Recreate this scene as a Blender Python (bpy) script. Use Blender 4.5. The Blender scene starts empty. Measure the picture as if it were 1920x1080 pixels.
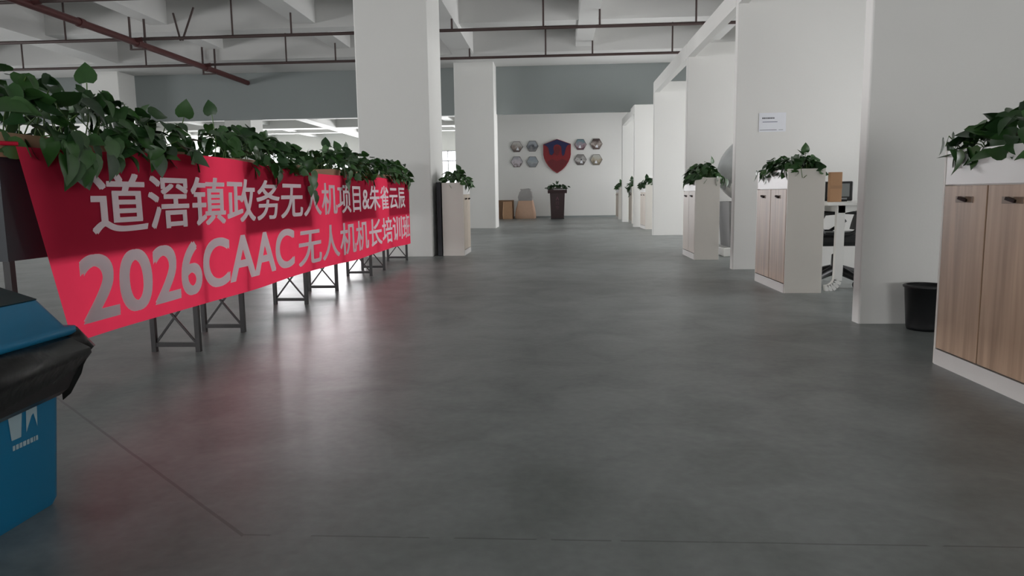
import bpy, bmesh, math, random
from mathutils import Vector, Matrix

# ------------------------------------------------------------------ camera, world, light
SC = bpy.context.scene
COL = SC.collection
SC.view_settings.view_transform = 'Standard'
SC.view_settings.look = 'None'
SC.view_settings.gamma = 1.0
SC.view_settings.use_curve_mapping = False
SC.view_settings.exposure = 0.0

FPX = 1365.0
PITCH, YAW, ROLL = math.radians(7.297), math.radians(3.636), 0.014
cd = bpy.data.cameras.new('camera')
cam = bpy.data.objects.new('camera', cd)
COL.objects.link(cam)
cd.sensor_width = 36.0
cd.lens = 36.0 * FPX / 1920.0
cd.clip_start = 0.05
cd.clip_end = 200
cam.matrix_world = (Matrix.Translation((0, 0, 0.9)) @ Matrix.Rotation(YAW, 4, 'Z')
                    @ Matrix.Rotation(math.pi / 2 - PITCH, 4, 'X') @ Matrix.Rotation(-ROLL, 4, 'Z'))
SC.camera = cam

w = bpy.data.worlds.new('overcast_sky')
SC.world = w
w.use_nodes = True
w.node_tree.nodes['Background'].inputs['Color'].default_value = (0.95, 0.97, 1.0, 1)
w.node_tree.nodes['Background'].inputs['Strength'].default_value = 2.5

DAY = (0.99, 0.98, 1.0)
def daylight(name, loc, rot, sx, sy, power):
    """Overcast daylight entering through one window opening."""
    l = bpy.data.lights.new(name, 'AREA')
    l.shape = 'RECTANGLE'
    l.size, l.size_y = sx, sy
    l.energy = power
    l.color = DAY
    o = bpy.data.objects.new(name, l)
    COL.objects.link(o)
    o.location = loc
    o.rotation_euler = rot
    return o

R90 = math.pi / 2
# windows: centre along the wall, width, sill, head
XR, XL, YF, YB = 6.4, -21.0, 46.0, -8.0
WIN_R = [(6.8, 2.6, .3, 2.9), (10.2, 2.6, .3, 2.9), (13.8, 2.8, .3, 2.9), (17.7, 2.8, .3, 2.9), (21.5, 2.8, .3, 2.9), (25.8, 3.0, .3, 2.9)]
PW_R = [145, 180, 285, 335, 345, 300]
WIN_L = [(y, 3.4, .5, 2.6) for y in (-2, 3, 8, 13, 18, 23)]
PW_L = [650, 1050, 720, 550, 270, 220]
WIN_F = [(-18.6, 3.4, 1.0, 3.7), (-14.4, 3.4, 1.0, 3.7), (-10.2, 3.4, 1.0, 3.7), (-6.0, 3.4, 1.0, 3.7), (-1.8, 3.4, 1.0, 3.7)]
PW_F = [1500, 1500, 1500, 1500, 1100]
FILL_WIN_B = [(-7.0, 4.0, .6, 2.4), (3.2, 4.0, .6, 2.4)]  # unseen rear windows, added to brighten surfaces that face the camera
FILL_PW_B = [330, 330]
for (c, wd, z0, z1), p in zip(WIN_R, PW_R):
    daylight('daylight_right', (XR + .22, c, (z0 + z1) / 2), (0, R90, 0), z1 - z0, wd, p)
for (c, wd, z0, z1), p in zip(WIN_L, PW_L):
    daylight('daylight_left', (XL - .22, c, (z0 + z1) / 2), (0, -R90, 0), z1 - z0, wd, p)
for (c, wd, z0, z1), p in zip(WIN_F, PW_F):
    daylight('daylight_far', (c, YF + .22, (z0 + z1) / 2), (-R90, 0, 0), wd, z1 - z0, p)
for (c, wd, z0, z1), p in zip(FILL_WIN_B, FILL_PW_B):
    daylight('fill_back', (c, YB - .22, (z0 + z1) / 2), (R90, 0, 0), wd, z1 - z0, p)  # added fill from behind the camera

# ------------------------------------------------------------------ helpers
def lin(c):
    return tuple((v / 12.92 if v <= .04045 else ((v + .055) / 1.055) ** 2.4) for v in c)

MATS = {}
def mat(name, rgb, rough=.6, metal=0.0, var=.06, scale=6.0, bump=0.0, bscale=40.0, spec=.5, coat=0.0):
    """Procedural principled material; rgb in sRGB 0-1."""
    if name in MATS:
        return MATS[name]
    m = bpy.data.materials.new(name)
    m.use_nodes = True
    nt = m.node_tree
    p = nt.nodes['Principled BSDF']
    c = lin(rgb)
    tc = nt.nodes.new('ShaderNodeTexCoord')
    nz = nt.nodes.new('ShaderNodeTexNoise')
    nz.inputs['Scale'].default_value = scale
    nz.inputs['Detail'].default_value = 3
    nt.links.new(tc.outputs['Object'], nz.inputs['Vector'])
    mx = nt.nodes.new('ShaderNodeMix')
    mx.data_type = 'RGBA'
    mx.inputs['A'].default_value = tuple(v * (1 - var) for v in c) + (1,)
    mx.inputs['B'].default_value = tuple(min(1, v * (1 + var)) for v in c) + (1,)
    nt.links.new(nz.outputs['Fac'], mx.inputs['Factor'])
    nt.links.new(mx.outputs['Result'], p.inputs['Base Color'])
    p.inputs['Roughness'].default_value = rough
    p.inputs['Metallic'].default_value = metal
    p.inputs['Specular IOR Level'].default_value = spec
    if coat:
        p.inputs['Coat Weight'].default_value = coat
    if bump:
        n2 = nt.nodes.new('ShaderNodeTexNoise')
        n2.inputs['Scale'].default_value = bscale
        nt.links.new(tc.outputs['Object'], n2.inputs['Vector'])
        b = nt.nodes.new('ShaderNodeBump')
        b.inputs['Strength'].default_value = bump
        b.inputs['Distance'].default_value = .01
        nt.links.new(n2.outputs['Fac'], b.inputs['Height'])
        nt.links.new(b.outputs['Normal'], p.inputs['Normal'])
    MATS[name] = m
    return m

class MB:
    """Collects shapes; build() links them as one mesh object."""
    def __init__(s):
        s.v, s.f, s.sm = [], [], []
    def add(s, vs, fs, smooth=False):
        n = len(s.v)
        s.v += [tuple(v) for v in vs]
        s.f += [tuple(i + n for i in f) for f in fs]
        s.sm += [smooth] * len(fs)
        return s
    def box(s, x0, x1, y0, y1, z0, z1):
        return s.add([(x0, y0, z0), (x1, y0, z0), (x1, y1, z0), (x0, y1, z0), (x0, y0, z1), (x1, y0, z1), (x1, y1, z1), (x0, y1, z1)],
                     [(0, 3, 2, 1), (4, 5, 6, 7), (0, 1, 5, 4), (1, 2, 6, 5), (2, 3, 7, 6), (3, 0, 4, 7)])
    def bbox(s, x0, x1, y0, y1, z0, z1, r=.004):
        """box with chamfered edges"""
        bm = bmesh.new()
        bmesh.ops.create_cube(bm, size=1)
        for v in bm.verts:
            v.co = (x0 + (v.co.x + .5) * (x1 - x0), y0 + (v.co.y + .5) * (y1 - y0), z0 + (v.co.z + .5) * (z1 - z0))
        bmesh.ops.bevel(bm, geom=list(bm.edges), offset=r, segments=2, affect='EDGES', profile=.5)
        bm.verts.index_update()
        s.add([v.co[:] for v in bm.verts], [[v.index for v in f.verts] for f in bm.faces])
        bm.free()
        return s
    def frustum(s, b, t, z0, z1):
        """b, t = (x0,x1,y0,y1) bottom / top rectangles"""
        return s.add([(b[0], b[2], z0), (b[1], b[2], z0), (b[1], b[3], z0), (b[0], b[3], z0), (t[0], t[2], z1), (t[1], t[2], z1), (t[1], t[3], z1), (t[0], t[3], z1)],
                     [(0, 3, 2, 1), (4, 5, 6, 7), (0, 1, 5, 4), (1, 2, 6, 5), (2, 3, 7, 6), (3, 0, 4, 7)])
    def tube(s, pts, r, n=10, caps=True):
        """round tube along a polyline; r is a number or one radius per point"""
        pts = [Vector(p) for p in pts]
        rs = r if isinstance(r, (list, tuple)) else [r] * len(pts)
        rings, prev = [], None
        for i, p in enumerate(pts):
            d = (pts[min(i + 1, len(pts) - 1)] - pts[max(i - 1, 0)]).normalized()
            if prev is None:
                a = d.orthogonal().normalized()
            else:
                a = (prev - d * prev.dot(d)).normalized()
            prev = a
            b = d.cross(a)
            rings.append([p + (a * math.cos(2 * math.pi * k / n) + b * math.sin(2 * math.pi * k / n)) * rs[i] for k in range(n)])
        vs = [v for rg in rings for v in rg]
        fs = [(i * n + k, i * n + (k + 1) % n, (i + 1) * n + (k + 1) % n, (i + 1) * n + k) for i in range(len(pts) - 1) for k in range(n)]
        s.add(vs, fs, True)
        if caps:
            s.add(rings[0], [tuple(reversed(range(n)))])
            s.add(rings[-1], [tuple(range(n))])
        return s
    def bar(s, a, b, wd, ht, up=(0, 0, 1)):
        """rectangular bar from a to b"""
        a, b = Vector(a), Vector(b)
        d = (b - a).normalized()
        u = Vector(up)
        if abs(d.dot(u)) > .95:
            u = Vector((0, 1, 0))
        sx = d.cross(u).normalized()
        sz = sx.cross(d)
        q = [sx * i * wd / 2 + sz * j * ht / 2 for i, j in ((-1, -1), (1, -1), (1, 1), (-1, 1))]
        return s.add([a + k for k in q] + [b + k for k in q], [(0, 1, 2, 3), (7, 6, 5, 4), (0, 4, 5, 1), (1, 5, 6, 2), (2, 6, 7, 3), (3, 7, 4, 0)])
    def lathe(s, prof, cx, cy, n=24):
        vs = [(cx + r * math.cos(2 * math.pi * k / n), cy + r * math.sin(2 * math.pi * k / n), z) for r, z in prof for k in range(n)]
        fs = [(i * n + k, i * n + (k + 1) % n, (i + 1) * n + (k + 1) % n, (i + 1) * n + k) for i in range(len(prof) - 1) for k in range(n)]
        return s.add(vs, fs, True)
    def prism(s, poly, axis, a0, a1):
        """polygon extruded along axis: 'x' -> poly in (y,z), 'y' -> poly in (x,z), 'z' -> poly in (x,y)"""
        n = len(poly)
        def P(p, a):
            return {'x': (a, p[0], p[1]), 'y': (p[0], a, p[1]), 'z': (p[0], p[1], a)}[axis]
        s.add([P(p, a0) for p in poly] + [P(p, a1) for p in poly],
              [tuple(range(n)), tuple(reversed(range(n, 2 * n)))] + [(i, i + n, (i + 1) % n + n, (i + 1) % n) for i in range(n)])
        return s
    def build(s, name, m, parent=None, fix=True):
        me = bpy.data.meshes.new(name)
        me.from_pydata(s.v, [], s.f)
        me.polygons.foreach_set('use_smooth', s.sm)
        if fix:
            bm = bmesh.new()
            bm.from_mesh(me)
            bmesh.ops.recalc_face_normals(bm, faces=bm.faces)
            bm.to_mesh(me)
            bm.free()
        me.materials.append(m)
        o = bpy.data.objects.new(name, me)
        COL.objects.link(o)
        if parent:
            o.parent = parent
        return o

def tag(o, label, cat, group=None):
    o['label'] = label
    o['category'] = cat
    if group:
        o['group'] = group
    return o
def thing(name, label, cat, loc=(0, 0, 0), rz=0, group=None):
    o = bpy.data.objects.new(name, None)
    COL.objects.link(o)
    o.empty_display_size = .1
    o.location = loc
    o.rotation_euler = (0, 0, rz)
    return tag(o, label, cat, group)
def struct(o, label=None):
    o['kind'] = 'structure'
    if label:
        o['label'] = label
    return o

# ------------------------------------------------------------------ materials
WHITE = mat('white_paint', (.86, .86, .845), .75, var=.02, scale=1.2, bump=.05, bscale=60)
CEILW = mat('ceiling_paint', (.80, .80, .79), .85, var=.03, scale=.8)
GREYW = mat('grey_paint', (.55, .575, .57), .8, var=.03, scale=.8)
PIPE_RED = mat('red_pipe_paint', (.30, .135, .13), .5, var=.15, scale=5)
PIPE_DK = mat('dark_pipe_paint', (.27, .21, .20), .5, var=.1)
CARC = mat('grey_laminate', (.87, .855, .825), .45, var=.03, scale=3)
LAMW = mat('white_laminate', (.90, .90, .89), .4, var=.02)
PLINTH = mat('plinth_laminate', (.80, .79, .775), .5, var=.03)
BLACKM = mat('black_metal', (.13, .125, .125), .45, var=.1)
BOXDK = mat('charcoal_panel', (.15, .17, .19), .5, var=.08)
TAN = mat('light_oak_edge', (.66, .54, .43), .55, var=.1, scale=9)
SOIL = mat('potting_soil', (.16, .12, .09), .95, var=.3, scale=60, bump=.4, bscale=90)
BLACKP = mat('black_plastic', (.09, .095, .10), .42, var=.1)
CHROME = mat('brushed_steel', (.62, .62, .62), .35, 1.0)
DARKH = mat('dark_handle', (.12, .10, .09), .4)
CARD = mat('cardboard', (.68, .53, .40), .8, var=.06, scale=8)
KRAFT = mat('kraft_paper', (.74, .59, .46), .75, var=.10, scale=10, bump=.25, bscale=14)
KRAFT2 = mat('pale_kraft_paper', (.84, .70, .60), .75, var=.08, scale=10, bump=.25, bscale=14)
GREYBAG = mat('grey_plastic_wrap', (.66, .65, .64), .5, var=.10, scale=9, bump=.3, bscale=14)
BINB = mat('blue_bin_plastic', (.05, .46, .63), .38, var=.05, scale=4)
BAG = mat('black_bag_film', (.055, .06, .065), .28, var=.2, scale=12, bump=.35, bscale=22)
LOGO = mat('pale_print', (.66, .75, .78), .5)
FLAP = mat('dark_teal_flap', (.14, .22, .24), .4)
MAROON = mat('dark_maroon_wood', (.20, .10, .105), .35, var=.2, scale=12)
STEM = mat('green_stem', (.30, .42, .18), .6)
PAPER = mat('paper', (.88, .89, .91), .7)
INK = mat('ink', (.30, .31, .32), .7)
INKB = mat('blue_grey_ink', (.42, .44, .52), .7)
SHR = mat('shield_red', (.50, .10, .13), .45, var=.1)
SHB = mat('shield_blue', (.09, .12, .30), .45, var=.1)
SHD = mat('shield_dark_red', (.40, .09, .12), .45, var=.1)
WFRAME = mat('window_frame', (.45, .46, .47), .5)

def wood_mat():
    m = bpy.data.materials.new('oak_laminate')
    m.use_nodes = True
    nt = m.node_tree
    p = nt.nodes['Principled BSDF']
    tc = nt.nodes.new('ShaderNodeTexCoord')
    mp = nt.nodes.new('ShaderNodeMapping')
    mp.inputs['Scale'].default_value = (14, 14, .7)
    nz = nt.nodes.new('ShaderNodeTexNoise')
    nz.inputs['Scale'].default_value = 1.6
    nz.inputs['Detail'].default_value = 6
    nz.inputs['Distortion'].default_value = .4
    rp = nt.nodes.new('ShaderNodeValToRGB')
    rp.color_ramp.elements[0].position = .3
    rp.color_ramp.elements[0].color = lin((.60, .49, .40)) + (1,)
    rp.color_ramp.elements[1].position = .72
    rp.color_ramp.elements[1].color = lin((.76, .64, .535)) + (1,)
    nt.links.new(tc.outputs['Object'], mp.inputs['Vector'])
    nt.links.new(mp.outputs['Vector'], nz.inputs['Vector'])
    nt.links.new(nz.outputs['Fac'], rp.inputs['Fac'])
    nt.links.new(rp.outputs['Color'], p.inputs['Base Color'])
    p.inputs['Roughness'].default_value = .45
    return m
OAK = wood_mat()
OAKP = mat('pale_door_laminate', (.74, .69, .63), .45, var=.05, scale=5)

def fabric_mat(name, rgb, trans):
    m = bpy.data.materials.new(name)
    m.use_nodes = True
    nt = m.node_tree
    nt.nodes.remove(nt.nodes['Principled BSDF'])
    out = nt.nodes['Material Output']
    tc = nt.nodes.new('ShaderNodeTexCoord')
    nz = nt.nodes.new('ShaderNodeTexNoise')
    nz.inputs['Scale'].default_value = 5
    nt.links.new(tc.outputs['Object'], nz.inputs['Vector'])
    mx = nt.nodes.new('ShaderNodeMix')
    mx.data_type = 'RGBA'
    c = lin(rgb)
    mx.inputs['A'].default_value = tuple(v * .93 for v in c) + (1,)
    mx.inputs['B'].default_value = tuple(min(1, v * 1.07) for v in c) + (1,)
    nt.links.new(nz.outputs['Fac'], mx.inputs['Factor'])
    d = nt.nodes.new('ShaderNodeBsdfDiffuse')
    t = nt.nodes.new('ShaderNodeBsdfTranslucent')
    a = nt.nodes.new('ShaderNodeMixShader')
    a.inputs['Fac'].default_value = trans
    nt.links.new(mx.outputs['Result'], d.inputs['Color'])
    nt.links.new(mx.outputs['Result'], t.inputs['Color'])
    nt.links.new(d.outputs['BSDF'], a.inputs[1])
    nt.links.new(t.outputs['BSDF'], a.inputs[2])
    nt.links.new(a.outputs['Shader'], out.inputs['Surface'])
    return m
BANNER = fabric_mat('red_banner_cloth', (.93, .24, .36), .60)
LETTER = fabric_mat('white_banner_print', (.95, .88, .90), .15)

def leaf_mat():
    m = bpy.data.materials.new('pothos_leaf')
    m.use_nodes = True
    nt = m.node_tree
    p = nt.nodes['Principled BSDF']
    oi = nt.nodes.new('ShaderNodeObjectInfo')
    tc = nt.nodes.new('ShaderNodeTexCoord')
    nz = nt.nodes.new('ShaderNodeTexNoise')
    nz.inputs['Scale'].default_value = 3
    nt.links.new(tc.outputs['Object'], nz.inputs['Vector'])
    ad = nt.nodes.new('ShaderNodeMath')
    ad.operation = 'MULTIPLY_ADD'
    ad.inputs[1].default_value = .7
    nt.links.new(oi.outputs['Random'], ad.inputs[0])
    mu = nt.nodes.new('ShaderNodeMath')
    mu.operation = 'MULTIPLY'
    mu.inputs[1].default_value = .4
    nt.links.new(nz.outputs['Fac'], mu.inputs[0])
    nt.links.new(mu.outputs[0], ad.inputs[2])
    rp = nt.nodes.new('ShaderNodeValToRGB')
    rp.color_ramp.elements[0].color = lin((.10, .205, .12)) + (1,)
    rp.color_ramp.elements[1].color = lin((.235, .39, .18)) + (1,)
    nt.links.new(ad.outputs[0], rp.inputs['Fac'])
    nt.links.new(rp.outputs['Color'], p.inputs['Base Color'])
    p.inputs['Roughness'].default_value = .38
    p.inputs['Transmission Weight'].default_value = 0.0
    p.inputs['Subsurface Weight'].default_value = 0.0
    return m
LEAF = leaf_mat()

def glass_mat(name, tint=(1, 1, 1), gl=.08):
    m = bpy.data.materials.new(name)
    m.use_nodes = True
    nt = m.node_tree
    nt.nodes.remove(nt.nodes['Principled BSDF'])
    t = nt.nodes.new('ShaderNodeBsdfTransparent')
    t.inputs['Color'].default_value = tint + (1,)
    g = nt.nodes.new('ShaderNodeBsdfGlossy')
    g.inputs['Roughness'].default_value = .05
    lw = nt.nodes.new('ShaderNodeFresnel')
    lw.inputs['IOR'].default_value = 1.45
    a = nt.nodes.new('ShaderNodeMixShader')
    nt.links.new(lw.outputs['Fac'], a.inputs['Fac'])
    nt.links.new(t.outputs['BSDF'], a.inputs[1])
    nt.links.new(g.outputs['BSDF'], a.inputs[2])
    nt.links.new(a.outputs['Shader'], nt.nodes['Material Output'].inputs['Surface'])
    return m
GLASS = glass_mat('window_glass')
CANOPY = mat('smoky_canopy', (.74, .76, .76), .12, var=.25, scale=5)
CANOPY.node_tree.nodes['Principled BSDF'].inputs['Alpha'].default_value = .6

def floor_mat():
    m = bpy.data.materials.new('polished_concrete')
    m.use_nodes = True
    nt = m.node_tree
    N, L = nt.nodes, nt.links
    p = N['Principled BSDF']
    g = N.new('ShaderNodeNewGeometry')
    def noise(scale, detail=4, dist=0):
        n = N.new('ShaderNodeTexNoise')
        n.inputs['Scale'].default_value = scale
        n.inputs['Detail'].default_value = detail
        n.inputs['Distortion'].default_value = dist
        L.new(g.outputs['Position'], n.inputs['Vector'])
        return n.outputs['Fac']
    def math_(op, a, b=None, c=None):
        n = N.new('ShaderNodeMath')
        n.operation = op
        for i, q in enumerate((a, b, c)):
            if q is None:
                continue
            if isinstance(q, (int, float)):
                n.inputs[i].default_value = q
            else:
                L.new(q, n.inputs[i])
        return n.outputs[0]
    big, mid, fine = noise(.45, 3, .5), noise(2.6, 6, .8), noise(26, 4)
    s = math_('ADD', math_('MULTIPLY', big, .45), math_('ADD', math_('MULTIPLY', mid, .40), math_('MULTIPLY', fine, .15)))
    rp = N.new('ShaderNodeValToRGB')
    rp.color_ramp.elements[0].position = .37
    rp.color_ramp.elements[0].color = lin((.350, .374, .366)) + (1,)
    rp.color_ramp.elements[1].position = .63
    rp.color_ramp.elements[1].color = lin((.555, .579, .572)) + (1,)
    L.new(s, rp.inputs['Fac'])
    # saw-cut joints: one across at Y = 1.82, one running off at 45 degrees
    sx = N.new('ShaderNodeSeparateXYZ')
    L.new(g.outputs['Position'], sx.inputs[0])
    X, Y = sx.outputs[0], sx.outputs[1]
    wob = math_('MULTIPLY', math_('SUBTRACT', mid, .5), .010)
    d1 = math_('ABSOLUTE', math_('ADD', math_('SUBTRACT', Y, 1.815), wob))
    m1 = math_('MULTIPLY', math_('LESS_THAN', d1, .0035), math_('GREATER_THAN', X, -.86))
    m1 = math_('MULTIPLY', m1, math_('GREATER_THAN', noise(5, 2), .44))
    # line through (-.85,1.81) and (-2.22,3.05):  .671 X + .741 Y = .771
    d2 = math_('ABSOLUTE', math_('ADD', math_('SUBTRACT', math_('ADD', math_('MULTIPLY', X, .671), math_('MULTIPLY', Y, .741)), .7708), wob))
    m2 = math_('MULTIPLY', math_('LESS_THAN', d2, .0055), math_('LESS_THAN', X, -.85))
    jm = math_('MAXIMUM', m1, m2)
    mx = N.new('ShaderNodeMix')
    mx.data_type = 'RGBA'
    L.new(math_('MULTIPLY', jm, .5), mx.inputs['Factor'])
    L.new(rp.outputs['Color'], mx.inputs['A'])
    mx.inputs['B'].default_value = lin((.10, .10, .095)) + (1,)
    L.new(mx.outputs['Result'], p.inputs['Base Color'])
    L.new(math_('ADD', math_('MULTIPLY', big, .12), .31), p.inputs['Roughness'])
    p.inputs['Specular IOR Level'].default_value = 1.0
    b = N.new('ShaderNodeBump')
    b.inputs['Strength'].default_value = .10
    b.inputs['Distance'].default_value = .004
    L.new(math_('SUBTRACT', math_('MULTIPLY', fine, .15), jm), b.inputs['Height'])
    L.new(b.outputs['Normal'], p.inputs['Normal'])
    return m
FLOOR = floor_mat()

# ------------------------------------------------------------------ the shell of the hall
SLAB = 5.2
struct(MB().box(XL - .2, XR + .2, YB - .2, YF + .2, -.2, 0).build('floor', FLOOR), 'grey polished concrete floor of the hall')
ceil = struct(MB().box(XL - .2, XR + .2, YB - .2, YF + .2, SLAB, SLAB + .25).build('ceiling', CEILW), 'off-white concrete ceiling with beams')
# beams under the slab
def beam(x0, x1, y0, y1, zb):
    return MB().box(x0, x1, y0, y1, zb, SLAB + .02).build('ceiling_beam', CEILW, ceil)
CROSS = [(-6.8, -6.2, 4.55), (-3.8, -3.4, 4.62), (-.8, -.4, 4.62), (2.2, 2.6, 4.62), (5.2, 5.6, 4.62), (8.0, 8.4, 4.62), (10.9, 12.0, 4.55), (13.3, 13.7, 4.62),
         (16.05, 16.5, 4.55), (18.75, 20.7, 4.42), (24.0, 24.4, 4.62), (27.3, 27.7, 4.62), (30.9, 31.3, 4.62), (34.0, 34.4, 4.55), (37.5, 38.3, 4.45), (41.5, 41.9, 4.55)]
for y0, y1, zb in CROSS:
    beam(XL, XR, y0, y1, zb)
for x0, x1, zb in ((.47, .87, 4.53), (-2.62, -2.08, 4.43), (-5.66, -5.2, 4.64), (-8.9, -8.5, 4.7), (-11.9, -11.3, 4.43), (-15.2, -14.8, 4.64), (-18.3, -17.9, 4.64), (3.6, 4.0, 4.6), (5.6, 6.1, 4.45)):
    beam(x0, x1, YB, YF, zb - .003)
# haunches where the long column-line beams meet the columns
for yc, s in ((11.93, 1), (18.75, -1)):
    for x0, x1 in ((-2.62, -2.08), (-11.9, -11.3)):
        MB().prism([(yc, 4.46), (yc + s * 1.5, 4.44), (yc, 4.40 if s < 0 else 3.85)], 'x', x0 + .02, x1 - .02).build('beam_haunch', CEILW, ceil)

def column(x0, x1, y0, y1, label, z1=SLAB):
    o = MB().bbox(x0, x1, y0, y1, -.01, z1, .015).build('column', WHITE)
    return struct(o, label)
column(-2.93, -1.86, 10.78, 11.95, 'wide white column at the far end of the banner')
column(-2.75, -1.68, 19.9, 20.95, 'white column between the left cabinet and the far wall', 4.43)
column(-13.1, -12.05, 19.9, 20.95, 'white column far to the left under the ceiling beams', 4.43)
column(-13.1, -12.05, 10.78, 11.95, 'white column of the left row')
column(-13.1, -12.05, 28.6, 29.8, 'white column beyond the opening under the grey fascia', 4.42)

# far wall: white below, grey band above, open on the left
YW = 28.3
fw = struct(MB().box(-3.15, XR, YW, YW + .2, 0, SLAB).build('wall_far', WHITE), 'white far wall carrying the shield and hexagons')
MB().box(-3.15, XR, YW - .012, YW, 0, .07).build('skirting', GREYW, fw)
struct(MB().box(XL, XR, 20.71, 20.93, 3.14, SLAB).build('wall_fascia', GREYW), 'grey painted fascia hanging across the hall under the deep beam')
struct(MB().box(-3.15, -2.95, YW + .2, YF, 0, SLAB).build('wall_side_room', WHITE), 'white side wall of the room beyond the far opening')

def wall_with_windows(name, axis, pos, thick, a0, a1, wins, label):
    """axis 'x': wall plane at x=pos running along y; axis 'y': plane at y=pos running along x"""
    mb = MB()
    def put(c0, c1, z0, z1):
        p0, p1 = sorted((pos, pos + thick))
        if axis == 'x':
            mb.box(p0, p1, c0, c1, z0, z1)
        else:
            mb.box(c0, c1, p0, p1, z0, z1)
    cur = a0
    for c, wd, z0, z1 in wins:
        put(cur, c - wd / 2, 0, SLAB)
        put(c - wd / 2, c + wd / 2, 0, z0)
        put(c - wd / 2, c + wd / 2, z1, SLAB)
        cur = c + wd / 2
    put(cur, a1, 0, SLAB)
    return struct(mb.build(name, WHITE), label)
wall_with_windows('wall_right', 'x', XR, .2, YB, YF, WIN_R, 'white outer wall with windows behind the bays')
wall_with_windows('wall_left', 'x', XL, -.2, YB, YF, WIN_L, 'white outer wall with windows on the left')
wall_with_windows('wall_end', 'y', YF, .2, XL, XR, WIN_F, 'white end wall with bright windows beyond the opening')
wall_with_windows('wall_back', 'y', YB, -.2, XL, XR, FILL_WIN_B, 'white wall behind the viewer')
wn = 0
def window(axis, pos, s, c, wd, z0, z1):
    global wn
    wn += 1
    fr = MB()
    def put(mb, c0, c1, a, b, d0, d1):
        p0, p1 = sorted((pos + s * d0, pos + s * d1))
        if axis == 'x':
            mb.box(p0, p1, c0, c1, a, b)
        else:
            mb.box(c0, c1, p0, p1, a, b)
    t = .05
    a, b = c - wd / 2, c + wd / 2
    put(fr, a, b, z0, z0 + t, .06, .12)
    put(fr, a, b, z1 - t, z1, .06, .12)
    put(fr, a, b, z1 - .65, z1 - .65 + t, .06, .12)
    n = 4
    for i in range(n + 1):
        x = a + t / 2 + (wd - t) * i / n
        put(fr, x - t / 2, x + t / 2, z0, z1, .06, .12)
    o = struct(fr.build('window_%d' % wn, WFRAME))
    for i in range(n):
        g = MB()
        put(g, a + wd * i / n, a + wd * (i + 1) / n, z0 + .02, z1 - .02, .085, .095)
        g.build('pane', GLASS, o)
for q in WIN_R: window('x', XR, 1, *q)
for q in WIN_L: window('x', XL, -1, *q)
for q in WIN_F: window('y', YF, 1, *q)
for q in FILL_WIN_B: window('y', YB, -1, *q)

# bay partitions on the right and the lintels that tie them together
PX, PT, PTOP = 2.03, .12, 3.2
PARTS = [(5.0, 'white bay partition behind the black waste basket'), (8.6, 'white bay partition with the paper notice'),
         (11.8, 'white bay partition behind the pod and its cabinet'), (15.75, 'bright white bay partition beyond the pod bay'),
         (19.7, 'white bay partition with no lintel before it'), (23.3, 'white bay partition closest to the far wall')]
for y, lab in PARTS:
    o = struct(MB().bbox(PX, XR, y, y + PT, -.01, PTOP, .012).build('wall_partition', WHITE), lab)
for y0, y1, lab in ((5.12, 8.6, 'white lintel over the desk bay'), (8.72, 11.8, 'white lintel over the pod bay'),
                    (11.92, 15.75, 'white lintel over the third bay'), (19.82, 23.3, 'white lintel over the last but one bay')):
    struct(MB().box(PX, PX + .11, y0, y1, 2.98, PTOP).build('trim_lintel', WHITE), lab)

# ------------------------------------------------------------------ sprinkler pipes
t = thing('sprinkler_main_pipe', 'thick dark red sprinkler main hanging under the ceiling, running away over the banner', 'pipe', (-8.74, 12, 4.15))
MB().tube([(0, y, 0) for y in (-8, -4, 0, 4, 8.7)], .068, 14).build('pipe', PIPE_RED, t)
for y in (-4.6, -1.6, 1.4, 3.25, 6.25):
    MB().tube([(0, y - .07, 0), (0, y + .07, 0)], .085, 14).build('coupling', PIPE_RED, t)
for y in (-5.4, -.6, 3.5, 6.7):
    for dx in (-.30, .02):
        MB().bar((dx, y, -.05 if dx < 0 else 0), (dx, y, .6), .035, .035).build('hanger', PIPE_DK, t)
    MB().bar((-.32, y, -.07), (.04, y, -.07), .04, .03).build('hanger_bracket', PIPE_DK, t)
HX = [-.26, .86, -2.1, -5.4, -6.63, -10.2, -13.4, 2.75]
HT = [4.72, 4.53, 4.43, 4.64, 4.76, 4.8, 4.8, 4.7]
for Y, lab in ((9.1, 'thin dark sprinkler branch under the beams, closest to the blue bin'), (12.1, 'thin dark sprinkler branch under the beams, just past the wide column'),
               (15.1, 'thin dark sprinkler branch across the ceiling with a pair of sloping braces'), (18.1, 'thin dark sprinkler branch across the ceiling in front of the deep cross beam')):
    t = thing('sprinkler_branch_pipe', lab, 'pipe', (0, Y, 4.2), 0, 'sprinkler branch pipes')
    MB().tube([(-18, 0, 0), (-10, 0, 0), (-2, 0, 0), (6.2, 0, 0)], .033, 10).build('pipe', PIPE_DK, t)
    for x, zt in zip(HX, HT):
        MB().tube([(x, 0, 0), (x, 0, SLAB - 4.2 if zt > 4.65 else zt - 4.2)], .020, 8).build('hanger', PIPE_DK, t)
    MB().tube([(-8.55, 0, 0), (-8.72, 0, -.02)], .045, 10).build('tee', PIPE_RED, t)
    if Y == 15.1:
        MB().bar((-7.86, 0, .5), (-7.74, 0, -.05), .03, .03).build('brace', PIPE_DK, t)
        MB().bar((-7.42, 0, .6), (-7.70, 0, -.05), .03, .03).build('brace', PIPE_DK, t)

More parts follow.
